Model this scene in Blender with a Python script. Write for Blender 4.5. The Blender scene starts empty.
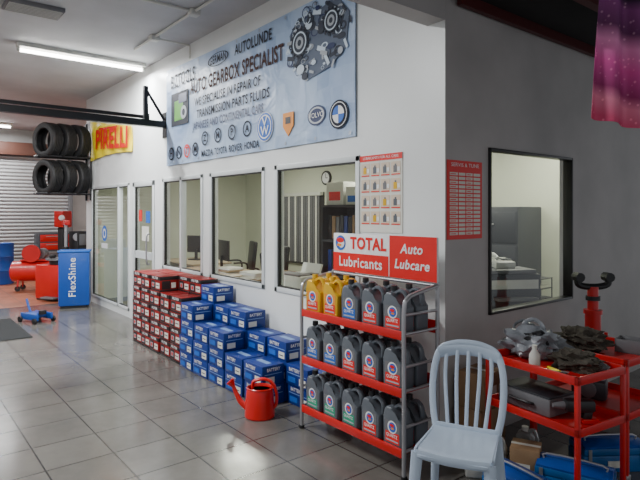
import bpy, bmesh, math, random
from mathutils import Vector, Matrix, noise
random.seed(7)
SC = bpy.context.scene
R = math.radians
# ------------------------------------------------------------------ materials
def _nt(name):
    m = bpy.data.materials.new(name); m.use_nodes = True
    nt = m.node_tree
    return m, nt, nt.nodes["Principled BSDF"]
def mat(name, col, rough=0.5, metal=0.0, var=0.0, vscale=8.0, bump=0.0, bscale=40.0, emis=0.0, trans=0.0, coat=0.0, alpha=1.0):
    m, nt, b = _nt(name)
    c = (col[0], col[1], col[2], 1)
    b.inputs["Base Color"].default_value = c
    b.inputs["Roughness"].default_value = rough
    b.inputs["Metallic"].default_value = metal
    if coat: b.inputs["Coat Weight"].default_value = coat
    if trans: b.inputs["Transmission Weight"].default_value = trans
    if alpha < 1: b.inputs["Alpha"].default_value = alpha
    tc = nt.nodes.new("ShaderNodeTexCoord")
    n = nt.nodes.new("ShaderNodeTexNoise"); n.inputs["Scale"].default_value = vscale; n.inputs["Detail"].default_value = 6
    nt.links.new(tc.outputs["Object"], n.inputs["Vector"])
    if var <= 0: var = 0.06
    r = nt.nodes.new("ShaderNodeValToRGB")
    r.color_ramp.elements[0].position = 0.3; r.color_ramp.elements[1].position = 0.7
    lo = max(0, 1 - var); hi = 1 + var * 0.4
    r.color_ramp.elements[0].color = (min(1,col[0]*lo), min(1,col[1]*lo), min(1,col[2]*lo), 1)
    r.color_ramp.elements[1].color = (min(1,col[0]*hi), min(1,col[1]*hi), min(1,col[2]*hi), 1)
    nt.links.new(n.outputs["Fac"], r.inputs["Fac"])
    nt.links.new(r.outputs["Color"], b.inputs["Base Color"])
    if emis:
        b.inputs["Emission Color"].default_value = c
        b.inputs["Emission Strength"].default_value = emis
    if bump:
        n2 = nt.nodes.new("ShaderNodeTexNoise"); n2.inputs["Scale"].default_value = bscale; n2.inputs["Detail"].default_value = 4
        nt.links.new(tc.outputs["Object"], n2.inputs["Vector"])
        bp = nt.nodes.new("ShaderNodeBump"); bp.inputs["Strength"].default_value = bump; bp.inputs["Distance"].default_value = 0.02
        nt.links.new(n2.outputs["Fac"], bp.inputs["Height"]); nt.links.new(bp.outputs["Normal"], b.inputs["Normal"])
    return m
def tile_mat(name, c1, c2, mortar, size, rough):
    m, nt, b = _nt(name)
    tc = nt.nodes.new("ShaderNodeTexCoord")
    mp = nt.nodes.new("ShaderNodeMapping"); mp.inputs["Location"].default_value = (0.13, 0.07, 0)
    br = nt.nodes.new("ShaderNodeTexBrick")
    br.offset = 0; br.squash = 1
    br.inputs["Scale"].default_value = 1.0
    br.inputs["Brick Width"].default_value = size; br.inputs["Row Height"].default_value = size
    br.inputs["Mortar Size"].default_value = 0.006; br.inputs["Mortar Smooth"].default_value = 0.2
    br.inputs["Bias"].default_value = 0
    br.inputs["Color1"].default_value = (*c1, 1); br.inputs["Color2"].default_value = (*c2, 1); br.inputs["Mortar"].default_value = (*mortar, 1)
    nt.links.new(tc.outputs["Object"], mp.inputs["Vector"]); nt.links.new(mp.outputs["Vector"], br.inputs["Vector"])
    n = nt.nodes.new("ShaderNodeTexNoise"); n.inputs["Scale"].default_value = 1.6; n.inputs["Detail"].default_value = 8; n.inputs["Roughness"].default_value = .65
    nt.links.new(tc.outputs["Object"], n.inputs["Vector"])
    mr = nt.nodes.new("ShaderNodeMapRange"); mr.inputs["From Min"].default_value = .3; mr.inputs["From Max"].default_value = .7
    mr.inputs["To Min"].default_value = .6; mr.inputs["To Max"].default_value = 1.15
    nt.links.new(n.outputs["Fac"], mr.inputs["Value"])
    mx = nt.nodes.new("ShaderNodeMix"); mx.data_type = 'RGBA'; mx.blend_type = 'MULTIPLY'; mx.inputs["Factor"].default_value = 1
    nt.links.new(br.outputs["Color"], mx.inputs["A"]); nt.links.new(mr.outputs["Result"], mx.inputs["B"])
    nt.links.new(mx.outputs["Result"], b.inputs["Base Color"])
    mr2 = nt.nodes.new("ShaderNodeMapRange"); mr2.inputs["From Min"].default_value = .3; mr2.inputs["From Max"].default_value = .7
    mr2.inputs["To Min"].default_value = rough + .14; mr2.inputs["To Max"].default_value = rough
    nt.links.new(n.outputs["Fac"], mr2.inputs["Value"]); nt.links.new(mr2.outputs["Result"], b.inputs["Roughness"])
    bp = nt.nodes.new("ShaderNodeBump"); bp.inputs["Strength"].default_value = .35; bp.inputs["Distance"].default_value = 0.004; bp.invert = True
    nt.links.new(br.outputs["Fac"], bp.inputs["Height"]); nt.links.new(bp.outputs["Normal"], b.inputs["Normal"])
    return m
def glass_mat(name, tint=(.95,.98,.96)):
    m = bpy.data.materials.new(name); m.use_nodes = True
    nt = m.node_tree; nt.nodes.clear()
    o = nt.nodes.new("ShaderNodeOutputMaterial"); mx = nt.nodes.new("ShaderNodeMixShader")
    t = nt.nodes.new("ShaderNodeBsdfTransparent"); t.inputs["Color"].default_value = (*tint, 1)
    g = nt.nodes.new("ShaderNodeBsdfGlossy"); g.inputs["Roughness"].default_value = 0.02
    f = nt.nodes.new("ShaderNodeLayerWeight"); f.inputs["Blend"].default_value = .5
    p = nt.nodes.new("ShaderNodeMath"); p.operation = 'POWER'; p.inputs[1].default_value = 4
    q = nt.nodes.new("ShaderNodeMath"); q.operation = 'MULTIPLY_ADD'; q.inputs[1].default_value = .85; q.inputs[2].default_value = .06
    nt.links.new(f.outputs["Facing"], p.inputs[0]); nt.links.new(p.outputs[0], q.inputs[0])
    nt.links.new(q.outputs[0], mx.inputs[0]); nt.links.new(t.outputs[0], mx.inputs[1]); nt.links.new(g.outputs[0], mx.inputs[2])
    nt.links.new(mx.outputs[0], o.inputs[0])
    return m
def banner_mat():
    m, nt, b = _nt("banner_vinyl")
    tc = nt.nodes.new("ShaderNodeTexCoord")
    v = nt.nodes.new("ShaderNodeTexVoronoi"); v.inputs["Scale"].default_value = 6.5; v.inputs["Randomness"].default_value = .15
    n = nt.nodes.new("ShaderNodeTexNoise"); n.inputs["Scale"].default_value = 1.1; n.inputs["Detail"].default_value = 4
    nt.links.new(tc.outputs["Object"], v.inputs["Vector"]); nt.links.new(tc.outputs["Object"], n.inputs["Vector"])
    r = nt.nodes.new("ShaderNodeValToRGB")
    r.color_ramp.elements[0].position = .32; r.color_ramp.elements[0].color = (.24, .35, .56, 1)
    r.color_ramp.elements[1].position = .68; r.color_ramp.elements[1].color = (.46, .58, .75, 1)
    nt.links.new(n.outputs["Fac"], r.inputs["Fac"])
    bw = nt.nodes.new("ShaderNodeRGBToBW"); nt.links.new(v.outputs["Color"], bw.inputs[0])
    mx = nt.nodes.new("ShaderNodeMix"); mx.data_type = 'RGBA'; mx.blend_type = 'SOFT_LIGHT'; mx.inputs["Factor"].default_value = .3
    nt.links.new(r.outputs["Color"], mx.inputs["A"]); nt.links.new(bw.outputs[0], mx.inputs["B"])
    nt.links.new(mx.outputs["Result"], b.inputs["Base Color"])
    b.inputs["Roughness"].default_value = .4
    n2 = nt.nodes.new("ShaderNodeTexNoise"); n2.inputs["Scale"].default_value = 3.0; n2.inputs["Detail"].default_value = 2; n2.inputs["Distortion"].default_value = .8
    nt.links.new(tc.outputs["Object"], n2.inputs["Vector"])
    bp = nt.nodes.new("ShaderNodeBump"); bp.inputs["Strength"].default_value = .55; bp.inputs["Distance"].default_value = 0.04
    nt.links.new(n2.outputs["Fac"], bp.inputs["Height"]); nt.links.new(bp.outputs["Normal"], b.inputs["Normal"])
    return m
def flag_mat():
    m, nt, b = _nt("flag_fabric")
    tc = nt.nodes.new("ShaderNodeTexCoord")
    v = nt.nodes.new("ShaderNodeTexVoronoi"); v.inputs["Scale"].default_value = 30
    nt.links.new(tc.outputs["Object"], v.inputs["Vector"])
    sx = nt.nodes.new("ShaderNodeSeparateXYZ"); nt.links.new(tc.outputs["Object"], sx.inputs[0])
    w = nt.nodes.new("ShaderNodeMapRange"); w.inputs["From Min"].default_value = 0; w.inputs["From Max"].default_value = .8
    ad = nt.nodes.new("ShaderNodeMath"); ad.operation = 'MULTIPLY_ADD'; ad.inputs[1].default_value = .45
    nt.links.new(sx.outputs["X"], ad.inputs[0]); nt.links.new(sx.outputs["Z"], ad.inputs[2])
    nt.links.new(ad.outputs[0], w.inputs["Value"])
    r = nt.nodes.new("ShaderNodeValToRGB"); cr = r.color_ramp
    cr.elements[0].position = 0; cr.elements[0].color = (.6, .06, .16, 1)
    cr.elements[1].position = 1; cr.elements[1].color = (.08, .03, .12, 1)
    for p, c in ((.12,(.75,.22,.35,1)),(.2,(.3,.02,.14,1)),(.36,(.7,.08,.35,1)),(.5,(.75,.25,.5,1)),(.6,(.12,.02,.1,1)),(.75,(.25,.05,.22,1)),(.82,(.02,.01,.03,1))):
        e = cr.elements.new(p); e.color = c
    nt.links.new(w.outputs[0], r.inputs["Fac"])
    r2 = nt.nodes.new("ShaderNodeValToRGB"); r2.color_ramp.elements[0].position = .1; r2.color_ramp.elements[0].color = (.9,.55,.65,1)
    r2.color_ramp.elements[1].position = .25; r2.color_ramp.elements[1].color = (0,0,0,1)
    nt.links.new(v.outputs["Distance"], r2.inputs["Fac"])
    mx = nt.nodes.new("ShaderNodeMix"); mx.data_type = 'RGBA'; mx.blend_type = 'ADD'; mx.inputs["Factor"].default_value = .3
    nt.links.new(r.outputs["Color"], mx.inputs["A"]); nt.links.new(r2.outputs["Color"], mx.inputs["B"])
    nt.links.new(mx.outputs["Result"], b.inputs["Base Color"]); b.inputs["Roughness"].default_value = .7
    return m

WHITEW = mat("paint_white_wall", (.79,.81,.80), .35, var=.06, vscale=1.5, bump=.03, bscale=120)
GREYW = mat("paint_grey_wall", (.44,.42,.41), .6, var=.14, vscale=2, bump=.04, bscale=120)
FARW = mat("paint_far_wall", (.45,.44,.43), .6, var=.15, vscale=2)
CREAM = mat("paint_office_wall", (.64,.66,.54), .6, var=.05, vscale=2)
CEIL = mat("ceiling_plaster", (.54,.55,.56), .7, var=.2, vscale=1.2, bump=.05)
DARKC = mat("dark_ceiling", (.012,.011,.011), .8, var=.4, vscale=3)
DKRED = mat("dark_red_beam", (.08,.01,.01), .5)
FLOOR = tile_mat("floor_tiles_grey", (.17,.16,.145), (.145,.136,.122), (.05,.047,.045), .4, .12)
FLOOR2 = tile_mat("floor_tiles_terracotta", (.42,.13,.06), (.35,.11,.05), (.15,.09,.07), .3, .4)
ALU = mat("window_frame_white", (.62,.65,.65), .35)
BLKF = mat("window_frame_black", (.025,.025,.025), .4)
GLASS = glass_mat("clear_glass")
BLACK = mat("black_plastic", (.014,.014,.016), .45)
STEELB = mat("black_steel", (.018,.018,.02), .4, metal=.3)
CHROME = mat("silver_tube", (.45,.45,.47), .35, metal=.7)
RED = mat("red_paint", (.58,.008,.008), .35, coat=.2)
REDP = mat("red_plastic", (.68,.008,.008), .3, coat=.2)
REDS = mat("sign_red", (.74,.01,.008), .4)
WHITE = mat("white_print", (.8,.8,.8), .5)
BLUE = mat("blue_paint", (.006,.07,.36), .4, coat=.2)
BLUE2 = mat("toolbox_blue", (.006,.11,.34), .4, coat=.1)
BLUEC = mat("blue_carton", (.006,.032,.22), .4, var=.15)
BLUEL = mat("light_blue_carton", (.2,.33,.6), .5)
REDC = mat("red_carton", (.3,.008,.008), .45, var=.25)
BLKC = mat("black_carton", (.02,.016,.018), .5)
GOLD = mat("gold_plastic", (.72,.43,.02), .32, metal=.25)
GREYP = mat("grey_plastic", (.11,.125,.145), .33)
GREENL = mat("green_label", (.01,.32,.18), .5)
BLUELAB = mat("blue_label", (.01,.12,.52), .5)
ORANGE = mat("orange_label", (.8,.27,.02), .5)
YELLOW = mat("yellow_vinyl", (.95,.75,.01), .4, bump=.3, bscale=6)
RUBBER = mat("tyre_rubber", (.014,.014,.015), .6, bump=.2, bscale=90)
CHAIRP = mat("pale_blue_plastic", (.46,.55,.67), .3, coat=.2)
CARD = mat("cardboard", (.34,.21,.11), .8, var=.2)
WOOD = mat("desk_laminate", (.42,.33,.22), .5)
SHUT = mat("shutter_metal", (.42,.42,.42), .45, metal=.3)
BROWN = mat("brown_print", (.12,.05,.035), .5)
PAPER = mat("paper", (.72,.71,.64), .7)
OFFW = mat("offwhite_plastic", (.62,.62,.57), .4)
DGREY = mat("dark_grey_laminate", (.03,.032,.04), .5)
MGREY = mat("mid_grey_plastic", (.15,.15,.16), .5)
BAGM = mat("plastic_bag", (.26,.28,.31), .25, var=.4, vscale=12, bump=.6, bscale=18, trans=.1)
CLOTH = mat("dark_cloth", (.06,.05,.038), .9, var=.4, vscale=20, bump=.5, bscale=30)
SCREEN = mat("screen_dark", (.01,.012,.015), .15)
MAT_ = mat("rubber_mat", (.025,.027,.029), .8, bump=.4, bscale=60)
TUBE = mat("lit_tube", (1,.98,.95), .4, emis=18)
PINK = flag_mat(); BANNER = banner_mat()
SILV = mat("silver_print", (.4,.43,.47), .4, metal=.2)
NAVY = mat("navy_print", (.012,.025,.1), .5)
GREENP = mat("green_print", (.12,.38,.06), .4)
CLEARP = mat("translucent_plastic", (.5,.52,.5), .2, trans=.5)

# ------------------------------------------------------------------ mesh builder
FA = Matrix(((1,0,0,0),(0,0,-1,0),(0,1,0,0),(0,0,0,1)))   # plane facing -Y
FB = Matrix(((0,0,1,0),(1,0,0,0),(0,1,0,0),(0,0,0,1)))    # plane facing +X
T = Matrix.Translation
def RZ(d): return Matrix.Rotation(R(d), 4, 'Z')
def RX(d): return Matrix.Rotation(R(d), 4, 'X')
def RY(d): return Matrix.Rotation(R(d), 4, 'Y')
class MB:
    def __init__(s, name):
        s.name = name; s.bm = bmesh.new(); s.mats = []
    def mi(s, m):
        if m not in s.mats: s.mats.append(m)
        return s.mats.index(m)
    def raw(s, vs, fs, m, M=None):
        i = s.mi(m); M = M or Matrix()
        nv = [s.bm.verts.new(M @ Vector(v)) for v in vs]
        out = []
        for f in fs:
            try:
                nf = s.bm.faces.new([nv[k] for k in f]); nf.material_index = i; nf.smooth = True; out.append(nf)
            except ValueError: pass
        return out
    def merge(s, t, m, M=None):
        t.verts.index_update()
        vs = [v.co.copy() for v in t.verts]; fs = [[v.index for v in f.verts] for f in t.faces]
        t.free(); return s.raw(vs, fs, m, M)
    def box(s, c, sz, m, bevel=0, M=None, rot=None, seg=2):
        t = bmesh.new(); bmesh.ops.create_cube(t, size=1)
        bmesh.ops.scale(t, vec=sz, verts=t.verts)
        if bevel: bmesh.ops.bevel(t, geom=t.edges[:], offset=min(bevel, min(sz)*.45), segments=seg, affect='EDGES', profile=.5)
        X = T(c)
        if rot: X = X @ rot
        return s.merge(t, m, (M @ X) if M else X)
    def b2(s, a, b, m, bevel=0, M=None):
        c = [(a[i]+b[i])/2 for i in range(3)]; z = [abs(b[i]-a[i]) for i in range(3)]
        return s.box(c, z, m, bevel, M)
    def cyl(s, p0, p1, r0, m, r1=None, seg=24, M=None, cap=True):
        if r1 is None: r1 = r0
        p0 = Vector(p0); p1 = Vector(p1); d = (p1-p0); L = d.length; q = d.to_track_quat('Z', 'Y').to_matrix().to_4x4()
        vs = []; fs = []
        for k, (r, z) in enumerate(((r0,0),(r1,L))):
            for i in range(seg):
                a = 2*math.pi*i/seg; vs.append((r*math.cos(a), r*math.sin(a), z))
        for i in range(seg):
            j = (i+1) % seg; fs.append((i,j,seg+j,seg+i))
        if cap: fs.append(tuple(range(seg-1,-1,-1))); fs.append(tuple(range(seg,2*seg)))
        X = T(p0) @ q
        return s.raw(vs, fs, m, (M @ X) if M else X)
    def tube(s, pts, ra, m, rb=None, ref=None, seg=10, sm=6, M=None, closed=False, taper=None):
        P = [Vector(p) for p in pts]
        if sm > 1 and len(P) > 2:
            Q = []; n = len(P)
            rng = range(n) if closed else range(n-1)
            for i in rng:
                if closed: a,b,c,d = P[i-1],P[i],P[(i+1)%n],P[(i+2)%n]
                else: a,b,c,d = P[max(i-1,0)],P[i],P[i+1],P[min(i+2,n-1)]
                for k in range(sm):
                    t = k/sm
                    Q.append(.5*((2*b)+(c-a)*t+(2*a-5*b+4*c-d)*t*t+(3*b-a-3*c+d)*t**3))
            if not closed: Q.append(P[-1])
            P = Q
        if rb is None: rb = ra
        n = len(P); vs = []; fs = []; prev = None
        for i, p in enumerate(P):
            if closed: tg = P[(i+1)%n]-P[i-1]
            else: tg = P[min(i+1,n-1)]-P[max(i-1,0)]
            tg.normalize()
            if ref is not None: u = Vector(ref)
            elif prev is not None: u = prev
            else: u = Vector((0,0,1)) if abs(tg.z) < .9 else Vector((1,0,0))
            u = (u - tg*u.dot(tg)).normalized(); prev = u
            w = tg.cross(u)
            k = 1 if taper is None else taper[0]+(taper[1]-taper[0])*i/(n-1)
            for j in range(seg):
                a = 2*math.pi*j/seg
                vs.append(p + w*(ra*k*math.cos(a)) + u*(rb*k*math.sin(a)))
        for i in range(n if closed else n-1):
            i2 = (i+1) % n
            for j in range(seg):
                j2 = (j+1) % seg; fs.append((i*seg+j, i*seg+j2, i2*seg+j2, i2*seg+j))
        if not closed:
            fs.append(tuple(range(seg-1,-1,-1))); fs.append(tuple(range((n-1)*seg, n*seg)))
        return s.raw(vs, fs, m, M)
    def lathe(s, prof, m, M=None, seg=32, sx=1, sy=1, closed=False):
        vs = []; fs = []; n = len(prof)
        for r, z in prof:
            for i in range(seg):
                a = 2*math.pi*i/seg; vs.append((r*sx*math.cos(a), r*sy*math.sin(a), z))
        for k in range(n if closed else n-1):
            k2 = (k+1) % n
            for i in range(seg):
                j = (i+1) % seg; fs.append((k*seg+i, k*seg+j, k2*seg+j, k2*seg+i))
        if not closed:
            if prof[0][0] > 1e-4: fs.append(tuple(range(seg-1,-1,-1)))
            if prof[-1][0] > 1e-4: fs.append(tuple(range((n-1)*seg, n*seg)))
        return s.raw(vs, fs, m, M)
    def prism(s, poly, d, m, M=None, bevel=0):
        t = bmesh.new()
        a = [t.verts.new((x,y,-d/2)) for x,y in poly]; b = [t.verts.new((x,y,d/2)) for x,y in poly]
        n = len(poly); t.faces.new(a[::-1]); t.faces.new(b)
        for i in range(n): t.faces.new((a[i],a[(i+1)%n],b[(i+1)%n],b[i]))
        if bevel: bmesh.ops.bevel(t, geom=t.edges[:], offset=bevel, segments=3, affect='EDGES', profile=.5)
        return s.merge(t, m, M)
    def rect(s, M, x0, y0, x1, y1, m, off=.002):
        return s.raw([(x0,y0,off),(x1,y0,off),(x1,y1,off),(x0,y1,off)], [(0,1,2,3)], m, M)
    def disc(s, M, x, y, r, m, off=.002, seg=24, ry=None, r_in=None):
        ry = ry or r
        vs = [(x+r*math.cos(2*math.pi*i/seg), y+ry*math.sin(2*math.pi*i/seg), off) for i in range(seg)]
        if r_in:
            q = r_in
            vs += [(x+r*q*math.cos(2*math.pi*i/seg), y+ry*q*math.sin(2*math.pi*i/seg), off) for i in range(seg)]
            return s.raw(vs, [(i,(i+1)%seg,seg+(i+1)%seg,seg+i) for i in range(seg)], m, M)
        return s.raw(vs, [tuple(range(seg))], m, M)
    def sheet(s, fn, nu, nv, m, th=None, M=None):
        vs = []; fs = []
        for i in range(nu+1):
            for j in range(nv+1): vs.append(Vector(fn(i/nu, j/nv)))
        W = nv+1
        for i in range(nu):
            for j in range(nv): fs.append((i*W+j,(i+1)*W+j,(i+1)*W+j+1,i*W+j+1))
        if th:
            off = len(vs); tv = Vector(th); vs += [v+tv for v in vs[:off]]
            fs += [tuple(off+k for k in f[::-1]) for f in fs[:]]
            loop = [i*W for i in range(nu+1)] + [nu*W+j for j in range(1,nv+1)] + [i*W+nv for i in range(nu-1,-1,-1)] + [j for j in range(nv-1,0,-1)]
            for k in range(len(loop)):
                a, b = loop[k], loop[(k+1)%len(loop)]; fs.append((b,a,off+a,off+b))
        return s.raw(vs, fs, m, M)
    def blob(s, c, r, m, sc=(1,1,1), amp=.15, fr=3, sub=4, seed=0, flat=None):
        t = bmesh.new(); bmesh.ops.create_icosphere(t, subdivisions=sub, radius=1)
        for v in t.verts:
            d = noise.noise(v.co*fr + Vector((seed,seed*2,0))) + .5*noise.noise(v.co*fr*2.3+Vector((seed,0,seed)))
            v.co = v.co*(1+amp*d*2)
            v.co = Vector((v.co.x*sc[0]*r, v.co.y*sc[1]*r, v.co.z*sc[2]*r))
            if flat is not None: v.co.z = max(v.co.z, flat)
        return s.merge(t, m, T(c))
    def text(s, txt, M, m, size=.1, width=None, ext=.0, off=.003, bold=0.0, align='CENTER', shear=0):
        cu = bpy.data.curves.new("t", 'FONT'); cu.body = txt; cu.size = size; cu.align_x = align; cu.align_y = 'CENTER'
        cu.extrude = ext; cu.offset = bold; cu.resolution_u = 3; cu.shear = shear
        if bold: cu.space_character = 1.08
        ob = bpy.data.objects.new("t", cu); SC.collection.objects.link(ob)
        dg = bpy.context.evaluated_depsgraph_get(); dg.update()
        me = bpy.data.meshes.new_from_object(ob.evaluated_get(dg))
        k = 1
        if width and len(me.vertices):
            xs = [v.co.x for v in me.vertices]; k = width/max(1e-5, max(xs)-min(xs))
        vs = [(v.co.x*k, v.co.y, v.co.z+off) for v in me.vertices]; fs = [tuple(p.vertices) for p in me.polygons]
        bpy.data.objects.remove(ob); bpy.data.curves.remove(cu); bpy.data.meshes.remove(me)
        return s.raw(vs, fs, m, M)
    def finish(s, loc=(0,0,0), rot=0, ang=35, scale=None):
        bm = s.bm
        if scale: bmesh.ops.scale(bm, vec=scale, verts=bm.verts)
        bm.normal_update()
        for e in bm.edges:
            if len(e.link_faces) == 2:
                try:
                    if e.calc_face_angle() > R(ang): e.smooth = False
                except ValueError: pass
        me = bpy.data.meshes.new(s.name); bm.to_mesh(me); bm.free()
        for m in s.mats: me.materials.append(m)
        ob = bpy.data.objects.new(s.name, me); SC.collection.objects.link(ob)
        ob.location = loc; ob.rotation_euler = (0,0,R(rot))
        return ob
def inst(name, me, loc, rot=0):
    ob = bpy.data.objects.new(name, me); SC.collection.objects.link(ob)
    ob.location = loc; ob.rotation_euler = (0,0,R(rot)); return ob

# ------------------------------------------------------------------ camera
cam = bpy.data.cameras.new("camera"); co = bpy.data.objects.new("camera", cam); SC.collection.objects.link(co)
cam.sensor_width = 36; cam.lens = 36*547/640; cam.shift_y = -28/640
fw = Vector((-.780,.626,0)).normalized()
co.location = (2.248,-2.839,1.55); co.rotation_euler = fw.to_track_quat('-Z','Y').to_euler()
SC.camera = co

# ------------------------------------------------------------------ room shell
H = 3.53
b = MB("floor"); b.b2((-7.8,-7,-.1),(5,5,0),FLOOR); b.b2((-12.8,-7,-.1),(-7.8,5,0),FLOOR2); b.finish()
b = MB("ceiling"); b.b2((-12.8,-7,H),(-.15,5,H+.1),CEIL); b.finish()
b = MB("ceiling"); b.b2((.003,-7,2.97),(5,5,3.07),DARKC)
b.finish()
b = MB("trim_1")
b.b2((.02,.1,2.90),(.06,5,2.97),DKRED); b.b2((.6,.1,2.85),(.66,5,2.97),DKRED); b.finish()
b = MB("wall_beam"); b.b2((-.15,-7,2.79),(0,-.001,H+.1),GREYW); b.finish()
WZ0, WZ1 = .82, 1.98
b = MB("wall_front")
b.b2((-7.9,0,WZ1),(0,.1,H),WHITEW)
segs = [(-4.79,-4.53),(-3.40,-3.23),(-2.12,-1.95),(-.80,0)]
b.b2((-4.79,0,0),(0,.1,WZ0),WHITEW)
for x0,x1 in segs: b.b2((x0,0,WZ0),(x1,.1,WZ1),WHITEW)
b.b2((-5.75,0,0),(-5.6,.1,WZ1),WHITEW); b.b2((-7.9,0,0),(-7.57,.1,WZ1),WHITEW)
b.b2((-7.57,0,0),(-5.75,.1,.1),WHITEW)
ob = b.finish()
b = MB("wall_right")
b.b2((-.1,.101,0),(0.002,.47,3.5),GREYW); b.b2((-.1,1.65,0),(.002,5,3.5),GREYW)
b.b2((-.1,.47,0),(.002,1.65,.83),GREYW); b.b2((-.1,.47,2.0),(.002,1.65,3.5),GREYW)
b.b2((0.0005,0.0,0),(.002,.101,3.5),GREYW)
b.finish()
b = MB("wall_office_back"); b.b2((-7.9,3.2,0),(-.1,3.3,2.6),CREAM); b.finish()
b = MB("wall_office_left"); b.b2((-7.9,.101,0),(-7.8,3.2,H),CREAM); b.finish()
b = MB("wall_office_right"); b.b2((-.115,.101,0),(-.101,.44,2.6),CREAM); b.b2((-.115,1.68,0),(-.101,3.2,2.6),CREAM); b.b2((-.115,.44,0),(-.101,1.68,.8),CREAM); b.b2((-.115,.44,2.03),(-.101,1.68,2.6),CREAM); b.finish()
b = MB("ceiling_office"); b.b2((-7.8,.101,2.6),(-.1,3.2,2.65),CREAM); b.finish()
b = MB("wall_far"); b.b2((-12.8,-7,0),(-12.6,5,H),FARW)
b.finish()
b = MB("wall_far_right"); b.b2((-12.6,4.9,0),(-7.9,5,H),FARW); b.finish()
b = MB("wall_left"); b.b2((-12.8,-7.1,0),(-4,-7,H),FARW); b.finish()
def window(name, x0, x1, z0, z1, mull=(), fm=ALU, fw_=.045, y0=-.012, y1=.06):
    w = MB(name)
    w.b2((x0,y0,z0),(x0+fw_,y1,z1),fm,.004); w.b2((x1-fw_,y0,z0),(x1,y1,z1),fm,.004)
    w.b2((x0,y0,z0),(x1,y1,z0+fw_),fm,.004); w.b2((x0,y0,z1-fw_),(x1,y1,z1),fm,.004)
    for q in mull: w.b2((q-.022,y0,z0),(q+.022,y1,z1),fm,.004)
    for a,c in ((x0+fw_,x1-fw_),):
        w.b2((a,.0,z1-fw_-.012),(c,.03,z1-fw_),BLKF); w.b2((a,.0,z0+fw_),(c,.03,z0+fw_+.012),BLKF)
        w.b2((a,.0,z0+fw_),(a+.012,.03,z1-fw_),BLKF); w.b2((c-.012,.0,z0+fw_),(c,.03,z1-fw_),BLKF)
    w.rect(FA@T((0,0,-.023)),x0+fw_*.5,z0+.02,x1-fw_*.5,z1-.02,GLASS,0)
    return w
w = window("window_1",-7.57,-5.75,.1,WZ1,(-6.22,)); w.disc(FA@T((0,0,-.017)),-6.95,1.2,.13,BLUELAB,.001); w.disc(FA@T((0,0,-.017)),-6.95,1.2,.08,WHITE,.003,r_in=.6)
w.rect(FA@T((0,0,-.017)),-7.1,.96,-6.8,1.04,WHITE,.001); w.finish()
w = window("window_2",-4.53,-3.40,WZ0,WZ1,(-3.98,)); w.finish()
w = window("window_3",-3.23,-2.12,WZ0,WZ1); w.finish()
w = window("window_4",-1.95,-.80,WZ0,WZ1); w.finish()
d = window("door_1",-5.595,-4.795,.004,WZ1-.004,(),ALU,.07)
d.b2((-5.53,0,.9),(-4.86,.04,1.0),ALU)
d.tube([(-4.93,-.02,.85),(-4.93,-.06,.88),(-4.93,-.06,1.22),(-4.93,-.02,1.25)],.012,CHROME)
d.rect(FA@T((0,0,-.018)),-5.15,1.4,-5.0,1.56,BLUELAB); d.rect(FA@T((0,0,-.018)),-5.42,1.42,-5.3,1.58,REDS); d.rect(FA@T((0,0,-.018)),-5.3,1.15,-5.05,1.35,PAPER)
d.finish()
w = MB("window_5")
for a,c in (((-.06,.47,.83),(.02,.49,2.0)),((-.06,1.63,.83),(.02,1.65,2.0)),((-.06,.47,.83),(.02,1.65,.85)),((-.06,.47,1.98),(.02,1.65,2.0))): w.b2(a,c,BLKF,.004)
w.rect(FB@T((0,0,-.02)),.48,.84,1.64,1.99,GLASS,0); w.finish()
b = MB("baseboard_front")
b.b2((-4.79,-.012,0),(-.001,-.001,.09),GREYW); b.finish()

sh = MB("roller_shutter_door")
n = 34
def shf(u,v):
    z = v*2.9; return (-12.5+.03*abs(math.sin(v*n*math.pi)), -3.2+u*4.04, z)
sh.sheet(shf,1,n*6,SHUT,th=(-.012,0,0))
sh.b2((-12.59,-3.3,0),(-12.42,-3.2,3.0),MGREY,.005); sh.b2((-12.59,.84,0),(-12.42,.94,3.0),MGREY,.005)
sh.b2((-12.59,-3.3,2.9),(-12.3,.94,3.2),BROWN,.01)
sh.finish()

def fluoro(loc, L=1.5, rot=0, power=60, col=(.97,.99,1), name="fluorescent_or_fill_light"):  # fixture for visible ceiling tubes and for added fill lamps out of view
    f = MB(name)
    f.box((0,0,-.025),(.12,L,.05),OFFW,.008)
    f.box((0,-L/2+.02,-.075),(.05,.03,.06),OFFW,.005); f.box((0,L/2-.02,-.075),(.05,.03,.06),OFFW,.005)
    f.cyl((0,-L/2+.035,-.085),(0,L/2-.035,-.085),.022,TUBE,seg=12)
    f.finish(loc, rot)
    l = bpy.data.lights.new("fluorescent_or_fill_lamp",'AREA'); l.shape = 'RECTANGLE'; l.size = .1; l.size_y = L*.94; l.energy = power; l.color = col
    o = bpy.data.objects.new("fluorescent_or_fill_lamp", l); SC.collection.objects.link(o)
    o.location = (loc[0],loc[1],loc[2]-.112); o.rotation_euler = (0,0,R(rot))
fluoro((-4.93,-.85,H),1.52,0,140)
fluoro((-11.6,-1.3,H),1.5,0,125)
fluoro((-1.9,-3.0,H),1.5,0,175)  # unseen lamp, added as main light for the workshop side
fluoro((-5.2,-4.4,H),1.5,0,150)  # added fill lamp, left of the view
fluoro((-8.6,-3.2,H),1.5,0,95)  # another added fill lamp outside the view
fluoro((-9.8,2.2,H),1.5,0,50)  # unseen lamp added behind the front wall, fills the far bay
OC = (1,1,.86)
fluoro((-2.2,1.7,2.6),1.2,90,36,OC); fluoro((-5.4,1.7,2.6),1.2,90,40,OC)
fluoro((-.8,2.5,2.6),.6,0,20,OC)
fluoro((3.2,-2.2,2.97),1.2,0,30,(1,.95,.9))  # dim lamp added behind the camera to brighten the right wall
W = bpy.data.worlds.new("world"); SC.world = W; W.use_nodes = True
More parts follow.
